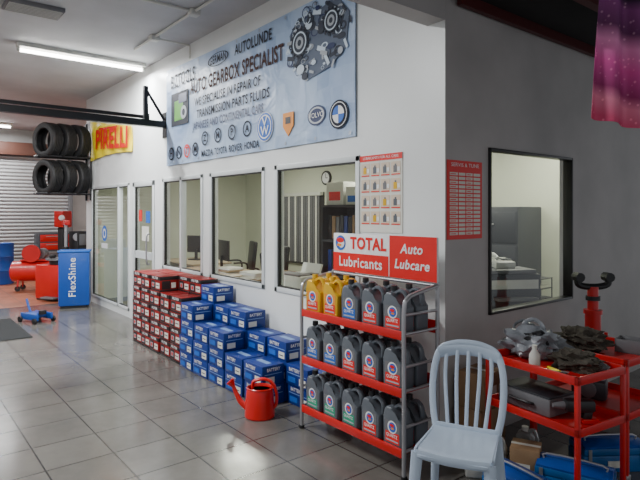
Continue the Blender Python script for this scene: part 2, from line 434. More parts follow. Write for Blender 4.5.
W.node_tree.nodes["Background"].inputs[0].default_value = (.9,.94,1,1); W.node_tree.nodes["Background"].inputs[1].default_value = .52

v = MB("ceiling_vent"); v.box((0,0,-.02),(.5,.3,.04),MGREY,.005)
for i in range(7): v.box((0,-.12+i*.04,-.042),(.46,.012,.012),OFFW)
v.finish((-3.6,-1.69,H),90)
c = MB("ceiling_conduit")
c.tube([(-1.3,-.45,H-.02),(-4.3,-.45,H-.02)],.014,OFFW,sm=1); c.tube([(-2.7,-.45,H-.02),(-2.7,-3,H-.02)],.014,OFFW,sm=1)
c.box((-2.7,-.45,H-.03),(.1,.1,.06),OFFW,.01); c.box((-3.7,-.45,H-.03),(.1,.1,.06),OFFW,.01)
c.tube([(-3.7,-.45,H-.03),(-3.7,-.02,H-.03),(-3.7,-.02,3.35)],.012,OFFW,sm=1); c.finish()
s = MB("steel_crossbeam")
s.b2((-4.47,-7,2.62),(-4.39,-.001,2.70),STEELB); s.b2((-4.6,-7,2.74),(-4.56,-.22,2.78),STEELB)
s.b2((-4.46,-.29,2.7),(-4.41,-.24,3.12),STEELB)
s.tube([(-4.435,-.27,3.1),(-4.435,-.02,2.72)],.018,STEELB,sm=1); s.b2((-4.6,-.25,2.7),(-4.42,-.22,2.78),STEELB)
s.b2((-4.52,-.012,2.5),(-4.39,-.001,2.82),STEELB); s.finish()

# ------------------------------------------------------------------ big banner
bn = MB("wall_banner")
bx0,bx1,bz0,bz1 = -4.37,-.837,2.13,3.33
def bf(u,v):
    x = bx0+(bx1-bx0)*u; z = bz0+(bz1-bz0)*v
    return (x, -.02+.006*math.sin(u*40+v*5)*(1-v), z - .02*math.sin(math.pi*u)*v)
bn.sheet(bf,60,12,BANNER,th=(0,.008,0))
P = FA@T((0,0,.028))
for i in range(9):
    x = bx0+.05+i*(bx1-bx0-.1)/8
    bn.disc(P,x,bz1-.05,.014,CHROME,.001,12,r_in=.5); bn.disc(P,x,bz0+.03,.014,CHROME,.001,12,r_in=.5)
DK = mat("dark_print",(.008,.011,.026),.75); PB = mat("pale_blue_print",(.6,.7,.8),.5); BR2 = mat("dark_brown_print",(.05,.016,.012),.8)
bn.text("BIZTOOLS",P@T((-3.88,3.14,0)),DK,.22,.66,bold=.004)
bn.disc(P,-3.0,3.19,.23,DK,.001,ry=.07,r_in=.9); bn.text("GERMAN",P@T((-3.0,3.19,0)),DK,.12,.36,bold=.002); bn.text("AUTOLUNDE",P@T((-2.3,3.19,0)),DK,.15,.68,bold=.003)
bn.text("AUTO GEARBOX SPECIALIST",P@T((-2.72,2.98,0)),BR2,.21,1.9,bold=.005,off=.004)
bn.text("WE SPECIALISE IN REPAIR OF",P@T((-2.85,2.80,0)),DK,.13,1.4,bold=.002)
bn.text("TRANSMISSION PARTS FLUIDS",P@T((-2.75,2.66,0)),DK,.13,1.5,bold=.002)
bn.text("JAPANESE AND CONTINENTAL CARS",P@T((-2.85,2.53,0)),NAVY,.12,1.5,bold=.002)
bn.rect(P,-4.2,2.6,-3.72,3.0,DK,.002); bn.rect(P,-4.1,2.66,-3.86,2.9,GREENP,.004); bn.disc(P,-3.84,2.74,.08,SILV,.006); bn.disc(P,-3.84,2.74,.04,DK,.007)
bn.rect(P,-3.98,2.86,-3.76,2.97,NAVY,.006)
lx = -4.2
for i,(t,m1) in enumerate((("H",DK),("N",DK),("T",REDS),("M",DK))):
    bn.disc(P,lx+i*.22,2.27,.08,m1,.002,r_in=.75); bn.text(t,P@T((lx+i*.22,2.27,0)),m1,.12,bold=.003)
for i,t in enumerate(("MAZDA","TOYOTA","ROVER","HONDA")):
    bn.text(t,P@T((-3.25+i*.31,2.2,0)),DK,.1,.27,bold=.002)
    bn.disc(P,-3.3+i*.3,2.37,.08,DK,.002,r_in=.78); bn.text("ZMPA"[i],P@T((-3.3+i*.3,2.37,0)),DK,.1,bold=.003)
bn.disc(P,-2.08,2.35,.14,WHITE,.001); bn.disc(P,-2.08,2.35,.132,BLUELAB,.003); bn.disc(P,-2.08,2.35,.113,WHITE,.005,r_in=.88); bn.text("V",P@T((-2.08,2.395,0)),WHITE,.12,.1,off=.006,bold=.002); bn.text("W",P@T((-2.08,2.31,0)),WHITE,.12,.14,off=.006,bold=.002)
bn.prism([(-1.78,2.43),(-1.62,2.43),(-1.62,2.31),(-1.7,2.22),(-1.78,2.31)],.004,ORANGE,P@T((0,0,.003))); bn.rect(P,-1.74,2.33,-1.66,2.39,BLACK,.006)
bn.disc(P,-1.3,2.35,.12,NAVY,.002,ry=.085); bn.disc(P,-1.3,2.35,.105,SILV,.004,ry=.07,r_in=.8); bn.text("VOLVO",P@T((-1.3,2.35,0)),WHITE,.06,off=.006)
bn.disc(P,-1.02,2.32,.115,DK,.002); bn.disc(P,-1.02,2.32,.1,WHITE,.003,r_in=.93)
for k in range(4):
    a0 = k*math.pi/2; vs = [(-1.02,2.32,.005)]+[(-1.02+.07*math.cos(a0+j*math.pi/12),2.32+.07*math.sin(a0+j*math.pi/12),.005) for j in range(7)]
    bn.raw(vs,[tuple(range(8))],BLUELAB if k%2 else WHITE,P)
rg = random.Random(3)
DP = mat("gearbox_print_dark",(.022,.03,.052),.6); MP = mat("gearbox_print_mid",(.1,.13,.19),.6)
bn.prism([(-1.68,3.1),(-1.55,3.22),(-1.3,3.2),(-1.05,3.27),(-.89,3.1),(-.93,2.83),(-1.12,2.72),(-1.42,2.66),(-1.62,2.8)],.002,MP,P@T((0,0,.002)))
for i in range(120):
    a = rg.uniform(0,6.28); q = rg.uniform(.1,1)**.6; x = -1.28+.42*q*math.cos(a); z = 2.97+.3*q*math.sin(a); r = rg.uniform(.015,.06); o = .004+i*.00007
    if rg.random() < .55: bn.disc(P,x,z,r,rg.choice((DP,DP,SILV,NAVY,PB)),o,16,ry=r*rg.uniform(.4,1),r_in=rg.choice((None,.7,.6,.8)))
    else: bn.rect(P@T((x,z,0))@Matrix.Rotation(rg.uniform(0,3),4,'Z'),-r,-r*.35,r,r*.35,rg.choice((DP,SILV,DP,PB)),o)
for gx,gz,gr in ((-1.52,3.0,.12),(-1.1,3.08,.1)):
    for k in range(14):
        a = k*math.pi/7; bn.rect(P@T((gx+gr*math.cos(a),gz+gr*math.sin(a),0))@Matrix.Rotation(a,4,'Z'),-.01,-.012,.022,.012,DP,.0132)
    bn.disc(P,gx,gz,gr,DP,.0132); bn.disc(P,gx,gz,gr*.8,PB,.0136,r_in=.85); bn.disc(P,gx,gz,gr*.45,SILV,.014,r_in=.5)
bn.finish()

yb = MB("yellow_banner")
def yf(u,v):
    x = -7.55+1.97*u; zt = 3.10-.31*u; z0 = 2.42+.04*math.sin(u*3.1)
    return (x,-.03+.012*math.sin(u*25+v*4),z0+(zt-z0)*v)
yb.sheet(yf,30,8,YELLOW,th=(0,.006,0))
PY = FA@T((-6.42,2.68,.055))@Matrix.Rotation(R(-4),4,'Z')
yb.text("PIRELLI",PY,REDS,.42,1.5,bold=.015)
yb.rect(PY,-.6,.17,.3,.2,REDS)
yb.finish()

p = MB("product_poster")
x0,x1,z0,z1 = -.795,-.365,1.40,1.97
p.b2((x0,-.006,z0),(x1,-.001,z1),PAPER)
Q = FA@T((0,0,.006))
p.rect(Q,x0,z1-.045,x1,z1,REDS); p.text("LUBRICANTS FOR ALL CARS",Q@T(((x0+x1)/2,z1-.022,0)),WHITE,.026,.36)
pc = mat("poster_peach",(.68,.55,.42),.5)
for r_ in range(4):
    for c_ in range(4):
        cx = x0+.06+c_*.103; cz = z1-.11-r_*.118
        p.rect(Q,cx-.045,cz-.048,cx+.045,cz+.048,pc); 
        p.rect(Q,cx-.022,cz-.028,cx+.012,cz+.02,(GOLD,GREYP,GREYP,MGREY)[(r_+c_)%4],.003); p.rect(Q,cx-.01,cz+.02,cx+.006,cz+.032,GREYP,.003); p.rect(Q,cx-.042,cz-.046,cx+.042,cz-.038,REDS,.003); p.rect(Q,cx+.016,cz-.02,cx+.04,cz+.01,WHITE,.003)
p.finish()
p = MB("price_list_poster")
p.b2((.003,.012,1.37),(.008,.389,1.89),REDS); Q = FB@T((0,0,.008))
p.text("SERVIS & TUNE",Q@T((.2,1.86,0)),WHITE,.035,.3)
for i in range(15):
    z = 1.81-i*.028
    for a,c in ((.035,.12),(.13,.2),(.21,.28),(.29,.365)): p.rect(Q,a,z-.019,c,z,PAPER)
    p.rect(Q,.04,z-.013,.1,z-.008,REDS,.003); p.rect(Q,.22,z-.013,.26,z-.008,REDS,.003)
p.finish()

# ------------------------------------------------------------------ display rack
rk = MB("lubricant_display_rack")
XL,XR,YF,YB = -.9,.085,-.48,-.18
for x in (XL,XR):
    rk.tube([(x,YF,0),(x,YF,.6),(x,YF,.97),(x,YF+.03,1.045),(x,YF+.11,1.07),(x,YB,1.1)],.013,CHROME)
    rk.tube([(x,YB,0),(x,YB,1.12)],.013,CHROME,sm=1)
    for z in (.16,.30,.51,.65,.84,.95): rk.tube([(x,YF,z),(x,YB,z)],.009,CHROME,sm=1)
    for y in (YF,YB): rk.cyl((x,y,0),(x,y,.02),.02,BLACK)
SH = (.15,.50,.835)
for z in SH:
    rk.b2((XL+.01,YF+.005,z-.008),(XR-.01,YB-.005,z-.001),RED)
    rk.b2((XL+.012,YF-.012,z-.03),(XR-.012,YF+.006,z+.022),RED,.004); rk.b2((XL+.012,YB-.006,z-.03),(XR-.012,YB+.006,z+.05),RED,.003)
rk.tube([(XL,YB,1.1),(XR,YB,1.1)],.011,CHROME,sm=1)
rk.b2((-.865,YB-.03,1.12),(.105,YB-.012,1.395),WHITE,.003)
S = FA@T((0,0,-(YB-.03)))
rk.rect(S,-.865,1.12,-.30,1.255,REDS,.001); rk.rect(S,-.292,1.12,.105,1.395,REDS,.001)
rk.text("TOTAL",S@T((-.5,1.325,0)),REDS,.115,.36,bold=.004)
rk.text("Lubricants",S@T((-.58,1.19,0)),WHITE,.1,.44,bold=.002)
rk.text("Auto",S@T((-.1,1.31,0)),WHITE,.085,bold=.002,shear=.2); rk.text("Lubcare",S@T((-.1,1.21,0)),WHITE,.085,bold=.002,shear=.2)
rk.disc(S,-.785,1.325,.055,BLUELAB,.002); rk.disc(S,-.775,1.325,.035,WHITE,.004); rk.disc(S,-.785,1.345,.04,REDS,.006,ry=.018); rk.disc(S,-.795,1.31,.025,ORANGE,.007,ry=.01)
rk.finish()

def bottle(body, lab, lab2, cap):
    m = MB("motor_oil_bottle")
    poly = [(-.078,0),(.078,0),(.08,.15),(.05,.172),(.015,.2),(-.012,.232),(-.05,.236),(-.07,.215),(-.082,.17)]
    m.prism(poly,.105,body,FA,bevel=.011)
    m.tube([(-.015,0,.225),(.02,0,.243),(.055,0,.232),(.073,0,.2),(.072,0,.15)],.014,body,rb=.02,ref=(0,1,0))
    m.cyl((-.035,0,.228),(-.035,0,.245),.018,body,seg=16); m.cyl((-.035,0,.242),(-.035,0,.27),.022,cap,r1=.02,seg=16)
    Q = FA@T((0,0,.053))
    m.rect(Q,-.06,.024,.06,.155,MGREY if body is GREYP else ORANGE,.001)
    m.rect(Q,-.056,.026,.056,.09,lab,.0015)
    m.disc(Q,0,.12,.038,WHITE,.002); m.disc(Q,.002,.12,.029,BLUELAB,.003); m.disc(Q,.0,.13,.018,lab2,.004,ry=.009); m.disc(Q,.004,.112,.014,ORANGE,.004,ry=.006)
    m.text("QUARTZ",Q@T((0,.07,0)),WHITE,.026,.09,off=.005,bold=.0005); m.rect(Q,-.05,.035,.05,.045,SILV,.003)
    ob = m.finish(); me = ob.data; bpy.data.objects.remove(ob); return me
BT = {'g':bottle(GOLD,REDS,REDS,GOLD),'b':bottle(GREYP,BLUELAB,REDS,BLACK),'r':bottle(GREYP,REDS,REDS,BLACK),'n':bottle(GREYP,GREENL,REDS,BLACK)}
rows = {2:"ggbrr",1:"bbrrr",0:"nnnrr"}
for k,z in enumerate(SH):
    for i,ch in enumerate(rows[k]):
        x = XL+.108+i*.193
        inst("motor_oil_bottle",BT[ch],(x,YF+.066,z),random.uniform(-3,3))
        inst("motor_oil_bottle",BT[ch],(x+random.uniform(-.006,.006),YF+.195,z),random.uniform(-3,3))

# ------------------------------------------------------------------ cartons
def carton(m, c, w, d, h, kind, rz):
    M = T(c)@RZ(rz)
    if kind == 'r':
        m.box((0,0,h/2),(w,d,h-.002),REDC,.003,M=M)
        m.box((0,0,h*.85),(w+.002,d+.002,h*.24),BLKC,.002,M=M)
        m.box((0,0,h*.06),(w+.002,d+.002,h*.1),BLKC,.002,M=M)
        Q = M@FA@T((0,0,d/2)); m.rect(Q,-w*.44,h*.14,-w*.02,h*.68,BLKC); m.rect(Q,w*.06,h*.2,w*.44,h*.56,PAPER); m.rect(Q,w*.1,h*.36,w*.38,h*.42,BLKC,.003); m.rect(Q,-w*.36,h*.25,-w*.1,h*.55,SILV,.003); m.disc(Q,-w*.23,h*.4,.02,REDS,.004)
        m.text("FILTER",Q@T((0,h*.86,.001)),WHITE,.035,w*.6,bold=.001)
        Q = M@FB@T((0,0,w/2)); m.rect(Q,-d*.4,h*.14,d*.1,h*.68,BLKC); m.rect(Q,d*.15,h*.2,d*.42,h*.55,PAPER)
    else:
        m.box((0,0,h/2),(w,d,h-.002),BLUEC,.003,M=M)
        m.box((0,0,h*.975),(w*.6,.05,h*.04),BLUEL,M=M)
        Q = M@FA@T((0,0,d/2)); m.rect(Q,-w*.44,h*.57,w*.44,h*.61,BLUEL); m.text("BATTERY",Q@T((-w*.1,h*.78,0)),WHITE,.04,w*.5,bold=.001); m.rect(Q,w*.12,h*.12,w*.42,h*.46,PAPER); m.rect(Q,w*.16,h*.25,w*.36,h*.3,BLKC,.003); m.rect(Q,-w*.4,h*.15,-w*.05,h*.42,BLUELAB)
        Q = M@FB@T((0,0,w/2)); m.rect(Q,-d*.4,h*.54,d*.4,h*.58,BLUEL); m.rect(Q,-d*.35,h*.12,d*.05,h*.42,PAPER); m.text("BATTERY",Q@T((0,h*.78,0)),WHITE,.035,d*.6,bold=.001)
def stack(x,y,n,w,d,h,kind):
    m = MB("carton_stack")
    for i in range(n):
        carton(m,(random.uniform(-.006,.006),random.uniform(-.008,.008),i*h),w-.014,d-.01,h,kind,random.uniform(-2,2))
    m.finish((x,y,0))
for x,nf,nb in ((-4.20,5,5),(-3.93,5,5),(-3.66,5,5),(-3.39,4,5),(-3.12,4,5)):
    if nf: stack(x,-.36,nf,.265,.21,.168,'r')
    stack(x,-.145,nb,.265,.21,.168,'r')
for x,nf,nb in ((-2.80,4,5),(-2.49,3,4),(-2.18,3,4),(-1.87,2,3),(-1.56,2,3),(-1.25,0,2)):
    if nf: stack(x,-.38,nf,.3,.22,.16,'b')
    stack(x,-.15,nb,.3,.23,.16,'b')
stack(-1.02,-.115,2,.2,.2,.157,'b')

# ------------------------------------------------------------------ watering can
wc = MB("watering_can")
wc.lathe([(.0,0),(.105,0),(.112,.01),(.108,.1),(.1,.19),(.094,.215),(.1,.222),(.094,.228),(.088,.215),(.086,.2)],REDP,sx=1.1)
wc.tube([(-.1,0,.06),(-.16,0,.11),(-.2,0,.18),(-.225,0,.235)],.024,REDP,taper=(1.1,.55))
wc.cyl((-.22,0,.225),(-.245,0,.26),.015,REDP,r1=.036); wc.cyl((-.245,0,.26),(-.25,0,.266),.036,REDP,r1=.033)
wc.tube([(-.06,0,.21),(-.05,0,.265),(.03,0,.285),(.1,0,.26),(.135,0,.19),(.135,0,.1),(.1,0,.06)],.013,REDP,rb=.016,ref=(0,1,0))
wc.lathe([(.0,.205),(.09,.205)],REDP,sx=1.1)
wc.finish((-1.27,-.60,0),46,scale=(.93,.93,1))

# ------------------------------------------------------------------ plastic chair
ch = MB("plastic_chair")
def seat(u,v):
    x = (u-.5); y = (v-.5)
    w = .44 - .05*v
    cx = x*w; cy = y*.43
    r = max(0,abs(x)*2-.75)/.25; cy2 = cy + (r*r*.03 if v<.5 else -r*r*.02)*abs(y)*2
    z = .445 - .018*(1-(2*x)**2)*(1-(2*y)**2)
    if v < .15: z -= .02*((.15-v)/.15)**2
    return (cx,cy2,z)
ch.sheet(seat,20,20,CHAIRP,th=(0,0,-.012))
ch.tube([(-.2,-.2,.425),(0,-.212,.42),(.2,-.2,.425)],.006,CHAIRP,rb=.022,ref=(0,0,1)); 
for sx in (-1,1):
    ch.tube([(sx*.205,-.19,.425),(sx*.19,.19,.425)],.006,CHAIRP,rb=.022,ref=(0,0,1),sm=1)
    ch.tube([(sx*.195,-.19,.43),(sx*.215,-.215,.2),(sx*.235,-.24,0)],.03,CHAIRP,rb=.014,ref=(0,1,0),taper=(1.15,.75))
    ch.tube([(sx*.18,.2,.43),(sx*.2,.24,.2),(sx*.215,.28,0)],.028,CHAIRP,rb=.014,ref=(0,1,0),taper=(1.1,.8))
arch = [(-.18,.19,.42),(-.205,.215,.52),(-.215,.24,.64),(-.205,.265,.75),(-.17,.283,.83),(-.09,.293,.862),(0,.296,.87),(.09,.293,.862),(.17,.283,.83),(.205,.265,.75),(.215,.24,.64),(.205,.215,.52),(.18,.19,.42)]
ch.tube(arch,.021,CHAIRP,rb=.01,ref=(0,1,.15))
ch.tube([(-.185,.275,.81),(-.09,.289,.83),(0,.292,.835),(.09,.289,.83),(.185,.275,.81)],.03,CHAIRP,rb=.007,ref=(0,1,.15))
for i in (-2,-1,0,1,2):
    ch.tube([(i*.055,.2,.435),(i*.062,.225,.55),(i*.07,.262,.7),(i*.068,.288,.83)],.012,CHAIRP,rb=.006,ref=(0,1,.15))
ch.tube([(-.18,.195,.445),(0,.2,.44),(.18,.195,.445)],.02,CHAIRP,rb=.01,ref=(0,1,0))
ch.finish((.605,-.655,0),26,scale=(.84,.87,.985))

# ------------------------------------------------------------------ trolleys
def trolley(loc, rot, sx, sy, trays, top):
    t = MB("tool_trolley")
    for z in trays:
        t.b2((-sx/2,-sy/2,z-.04),(sx/2,sy/2,z-.037),RED)
        for a,c in (((-sx/2,-sy/2),(sx/2,-sy/2+.012)),((-sx/2,sy/2-.012),(sx/2,sy/2)),((-sx/2,-sy/2),(-sx/2+.012,sy/2)),((sx/2-.012,-sy/2),(sx/2,sy/2))):
            t.b2((a[0],a[1],z-.04),(c[0],c[1],z+.002),RED,.003)
    for x in (-1,1):
        for y in (-1,1):
            px,py = x*(sx/2-.012), y*(sy/2-.012)
            t.b2((px-.012,py-.012,.07),(px+.012,py+.012,top),RED,.003)
            t.cyl((px-.014,py,.035),(px+.014,py,.035),.035,BLACK); t.box((px,py,.06),(.03,.05,.03),CHROME,.004)
    return t.finish(loc,rot)
trolley((.66,.12,0),-8,.6,.42,(.72,.46),.722)
trolley((.66,.68,0),-4,.6,.5,(.72,.42),.722)

bg = MB("plastic_bag")
bg.blob((0,0,.085),.13,BAGM,(1.25,.75,.72),.26,2.4,4,3,flat=-.085)
bg.tube([(-.07,0,.15),(-.05,.0,.2),(.0,.0,.225),(.05,0,.19),(.06,0,.12)],.012,BAGM,rb=.004,ref=(0,1,0)); bg.tube([(-.1,.03,.11),(-.12,.05,.17),(-.06,.06,.2),(-.02,.05,.13)],.01,BAGM,rb=.004)
bg.blob((.03,-.03,.12),.075,BLACK,(1,.7,.6),.2,3,3,5)
bg.finish((.5,.2,.684),20)
cl = MB("work_gloves_pile"); cl.blob((0,0,.04),.12,CLOTH,(1.1,.8,.5),.3,2.5,4,9,flat=-.04); cl.blob((.07,.03,.03),.07,MGREY,(1.2,.6,.4),.3,3,3,4,flat=-.03)
cl.finish((.78,.16,.684),0)
bt = MB("cleaner_bottle"); bt.lathe([(0,0),(.028,0),(.03,.01),(.03,.07),(.012,.1),(.012,.11)],OFFW,seg=20); bt.cyl((0,0,.108),(0,0,.125),.014,OFFW,seg=16); bt.finish((.62,0.0,.684))
for k,(x,y,a) in enumerate(((.62,-.05,.3),(.70,.0,-.4),(.74,-.06,.1))):
    pb = MB("screwdriver"); d0 = Vector((math.cos(a),math.sin(a),0)); q = Vector((0,0,.014))
    pb.cyl(q,q+d0*.09,.013,(REDP,YELLOW,BLACK)[k],seg=12); pb.cyl(q+d0*.09,q+d0*.2,.004,CHROME,seg=8)
    pb.finish((x,y,.684))
pb = MB("parts_case"); pb.box((0,0,.05),(.36,.24,.1),MGREY,.015); pb.box((0,0,.103),(.34,.22,.012),DGREY,.004); pb.tube([(-.07,-.12,.05),(-.06,-.15,.06),(.06,-.15,.06),(.07,-.12,.05)],.009,BLACK); pb.finish((.55,.14,.424),-8)
pb = MB("power_drill"); pb.box((0,0,.09),(.16,.07,.07),BLACK,.02); pb.cyl((-.08,0,.09),(-.14,0,.09),.022,MGREY,r1=.012); pb.box((.04,0,.04),(.05,.045,.09),BLACK,.012,rot=RY(12)); pb.box((.05,0,.012),(.09,.07,.024),REDP,.006); pb.finish((.83,.08,.424),50)
pb = MB("engine_part"); pb.box((0,0,.06),(.2,.14,.12),DGREY,.02); pb.cyl((0,-.07,.07),(0,-.11,.07),.045,MGREY); pb.cyl((.06,0,.12),(.06,0,.16),.03,CHROME); pb.finish((.62,.65,.384),20)
pb = MB("cloth_bundle"); pb.blob((0,0,.06),.15,CLOTH,(1,.9,.45),.25,2.5,4,21,flat=-.06); pb.finish((.58,.62,.684),0)
pb = MB("parts_bin"); pb.b2((-.1,-.07,0),(.1,.07,.006),MGREY)
for a,c in (((-.1,-.07),(.1,-.064)),((-.1,.064),(.1,.07)),((-.1,-.07),(-.094,.07)),((.094,-.07),(.1,.07))): pb.b2((a[0],a[1],0),(c[0],c[1],.08),MGREY,.001)
for i in range(8): pb.cyl((-.07+.02*i,-.04+.01*(i%4),.02),(-.06+.02*i,.03,.05),.008,CHROME,seg=8)
pb.finish((.83,.8,.684),10)
def toolbox(loc,rot):
    t = MB("blue_toolbox")
    t.box((0,0,.05),(.40,.18,.1),BLUE2,.008); t.box((-.0,-.048,.122),(.39,.086,.04),BLUE2,.006); t.box((0,.048,.122),(.39,.086,.04),BLUE2,.006)
    t.box((0,-.05,.155),(.38,.08,.025),BLUE,.006,rot=RX(18)); t.box((0,.05,.155),(.38,.08,.025),BLUE,.006,rot=RX(-18))
    for x in (-.16,.16):
        t.box((x,-.094,.09),(.02,.006,.1),CHROME); t.box((x,.094,.09),(.02,.006,.1),CHROME)
    t.box((0,-.092,.05),(.1,.004,.04),PAPER)
    t.tube([(-.15,-.03,.16),(-.14,-.03,.2),(.14,-.03,.2),(.15,-.03,.16)],.006,CHROME,sm=3)
    t.finish(loc,rot)
toolbox((.66,-.19,0),-8); toolbox((.78,.14,0),18); toolbox((.74,.62,0),55)
for k,(x,y) in enumerate(((.36,.02),(.42,.26),(.31,-.11))):
    t = MB("fluid_jug"); t.prism([(-.06,0),(.06,0),(.06,.15),(.02,.2),(-.03,.21),(-.06,.18)],.09,CLEARP if k<2 else OFFW,FA,bevel=.012); t.cyl((-.01,0,.2),(-.01,0,.23),.02,OFFW if k else REDP)
    t.tube([(.0,0,.2),(.04,0,.215),(.06,0,.17),(.058,0,.13)],.01,CLEARP); t.finish((x,y,0),20*k)
t = MB("cardboard_box"); t.box((0,0,.1),(.16,.16,.2),CARD,.004); t.box((0,0,.201),(.16,.025,.002),PAPER); t.rect(FA@T((0,0,.08)),-.05,.05,.03,.12,PAPER); t.finish((.52,.08,0),25)
cb = MB("cardboard_box")
cb.box((0,0,.16),(.2,.26,.32),CARD,.004); cb.rect(FA@T((0,0,.13)),-.06,.08,.06,.2,PAPER); cb.finish((.16,.02+.13,0),0)
cb = MB("cardboard_box"); cb.box((0,0,.11),(.19,.24,.22),CARD,.004); cb.box((0,0,.222),(.19,.03,.002),PAPER); cb.rect(FB@T((0,0,.096)),-.07,.06,.03,.14,PAPER); cb.finish((.16,.15,.322),6)

tj = MB("transmission_jack")
for a in range(4):
    an = R(45+90*a); tj.tube([(0,0,.08),(.22*math.cos(an),.22*math.sin(an),.06)],.022,RED,sm=1); tj.cyl((.22*math.cos(an),.22*math.sin(an)-.012,.03),(.22*math.cos(an),.22*math.sin(an)+.012,.03),.03,BLACK)
tj.cyl((0,0,.05),(0,0,.8),.055,RED); tj.cyl((0,0,.8),(0,0,.83),.065,RED); tj.cyl((0,0,.82),(0,0,1.0),.038,RED); tj.cyl((0,0,.9),(0,0,.93),.05,BLACK)
tj.tube([(0,-.11,1.07),(0,-.11,1.02),(0,-.05,1.0),(0,.05,1.0),(0,.11,1.02),(0,.11,1.07)],.024,BLACK); tj.tube([(-.04,-.11,1.07),(.04,-.11,1.07)],.034,BLACK,sm=1); tj.tube([(-.04,.11,1.07),(.04,.11,1.07)],.034,BLACK,sm=1)
tj.tube([(.04,0,.2),(.14,0,.3),(.18,0,.7)],.012,RED)
tj.finish((.36,1.26,0),-38)

fl = MB("hanging_flag")
def ff(u,v):
    w = .37-.09*v
    return ((u-.5)*w + .035*v, .03*math.sin(u*16+v*2)*(1-.3*v), v*.98 - .09*(u-.5)*(1-v))
fl.sheet(ff,40,24,PINK,th=(0,.004,0)); fl.tube([(-.13,0,.985),(.2,0,.985)],.01,BLACK,sm=1)
fl.finish((1.06,.12,1.985),51.3)

# ------------------------------------------------------------------ tyres on rack
def tyre_mesh():
    t = MB("tyre"); R0,w = .295,.098
    prof = [(.19,-w*.75),(.2,-w*.95),(.25,-w*1.05),(.28,-w*.95),(R0,-w*.7)]
    for k in range(4):
        z = -w*.7+ (k+1)*w*1.4/5; prof += [(R0,z-.006),(R0-.008,z-.004),(R0-.008,z+.004),(R0,z+.006)]
    prof += [(R0,w*.7),(.28,w*.95),(.25,w*1.05),(.2,w*.95),(.19,w*.75),(.2,w*.6),(.265,w*.6),(.27,0),(.265,-w*.6),(.2,-w*.6)]
    t.lathe(prof,RUBBER,RX(90),seg=48,closed=True)
    o = t.finish(ang=30); me = o.data; bpy.data.objects.remove(o); return me
TM = tyre_mesh()
for z in (2.13,2.745):
    for i,y in enumerate((-.22,-.445,-.67)):
        o = inst("tyre",TM,(-7.70,y,z),(20,20,22)[i])
tr = MB("tyre_rack")
for z in (1.90,2.515):
    for x in (-7.86,-7.58): tr.tube([(x,0,z-.04),(x,-.84,z-.04)],.018,STEELB,sm=1)
    tr.tube([(-7.86,-.84,z-.04),(-7.58,-.84,z-.04)],.018,STEELB,sm=1)
for x in (-7.86,-7.6): tr.b2((x-.02,-.03,1.75),(x+.02,-.002,3.1),STEELB)
tr.finish()

bc = MB("blue_cleaning_machine")
bc.box((0,0,.47),(.46,.38,.86),BLUE,.02); bc.box((0,0,.915),(.48,.4,.03),BLUELAB,.008); bc.box((0,0,.02),(.4,.34,.04),BLACK)
bc.text("FlexShine",FA@T((-.02,.5,.192))@Matrix.Rotation(R(90),4,'Z'),WHITE,.15,.62,bold=.001)
bc.finish((-7.25,-.36,0),70)
fj = MB("floor_jack")
fj.b2((-.2,-.12,.04),(.2,-.09,.13),BLUE,.008); fj.b2((-.2,.09,.04),(.2,.12,.13),BLUE,.008); fj.box((.02,0,.1),(.26,.16,.06),BLUE,.01); fj.cyl((-.14,0,.12),(-.14,0,.17),.05,BLACK)
for x in (-.17,.17):
    for y in (-.14,.14): fj.cyl((x,y-.015,.04),(x,y+.015,.04),.04,BLACK)
fj.tube([(.15,0,.12),(.2,0,.2),(.25,0,.3)],.016,BLUE); fj.finish((-6.3,-1.12,0),200)
mt = MB("floor_mat"); mt.box((0,0,.006),(1.5,.95,.012),MAT_,.004)
for i in range(24): mt.box((-.7+i*.061,0,.013),(.02,.9,.004),MAT_)
mt.finish((-6.0,-1.85,0),0)
tc = MB("tyre_changing_machine")
tc.box((0,0,.32),(.6,.62,.6),RED,.03); tc.box((0,0,.02),(.56,.58,.04),BLACK); tc.box((.305,0,.4),(.012,.5,.3),BLACK,.004); tc.cyl((.05,-.05,.62),(.05,-.05,.7),.2,BLACK); tc.cyl((.05,-.05,.7),(.05,-.05,.73),.26,MGREY)
for k in range(4): tc.box((.05+.2*math.cos(k*1.57),-.05+.2*math.sin(k*1.57),.76),(.1,.05,.05),BLACK,.01,rot=Matrix.Rotation(k*1.57,4,'Z'))
tc.box((-.22,.24,.95),(.13,.13,.75),BLACK,.01); tc.box((-.2,.22,1.42),(.22,.22,.3),RED,.02); tc.box((0,.08,1.36),(.5,.09,.09),RED,.01,rot=RZ(-35)); tc.cyl((.12,-.02,.9),(.12,-.02,1.4),.03,CHROME); tc.box((.13,-.04,.9),(.1,.07,.06),BLACK,.01)
tc.cyl((-.1,.1,1.43),(-.08,.07,1.45),.05,WHITE); tc.cyl((.25,.1,1.1),(.29,.08,1.1),.07,CHROME); tc.box((.2,.2,.95),(.22,.26,.5),BLACK,.01); tc.box((.315,.2,1.05),(.012,.2,.2),MGREY,.003)
tc.tube([(.28,.1,.9),(.35,-.05,.6),(.3,-.3,.3),(.32,-.33,.1)],.014,BLACK); tc.box((.1,-.36,.06),(.3,.14,.03),MGREY,.008)
tc.finish((-8.35,-.3,0),30)
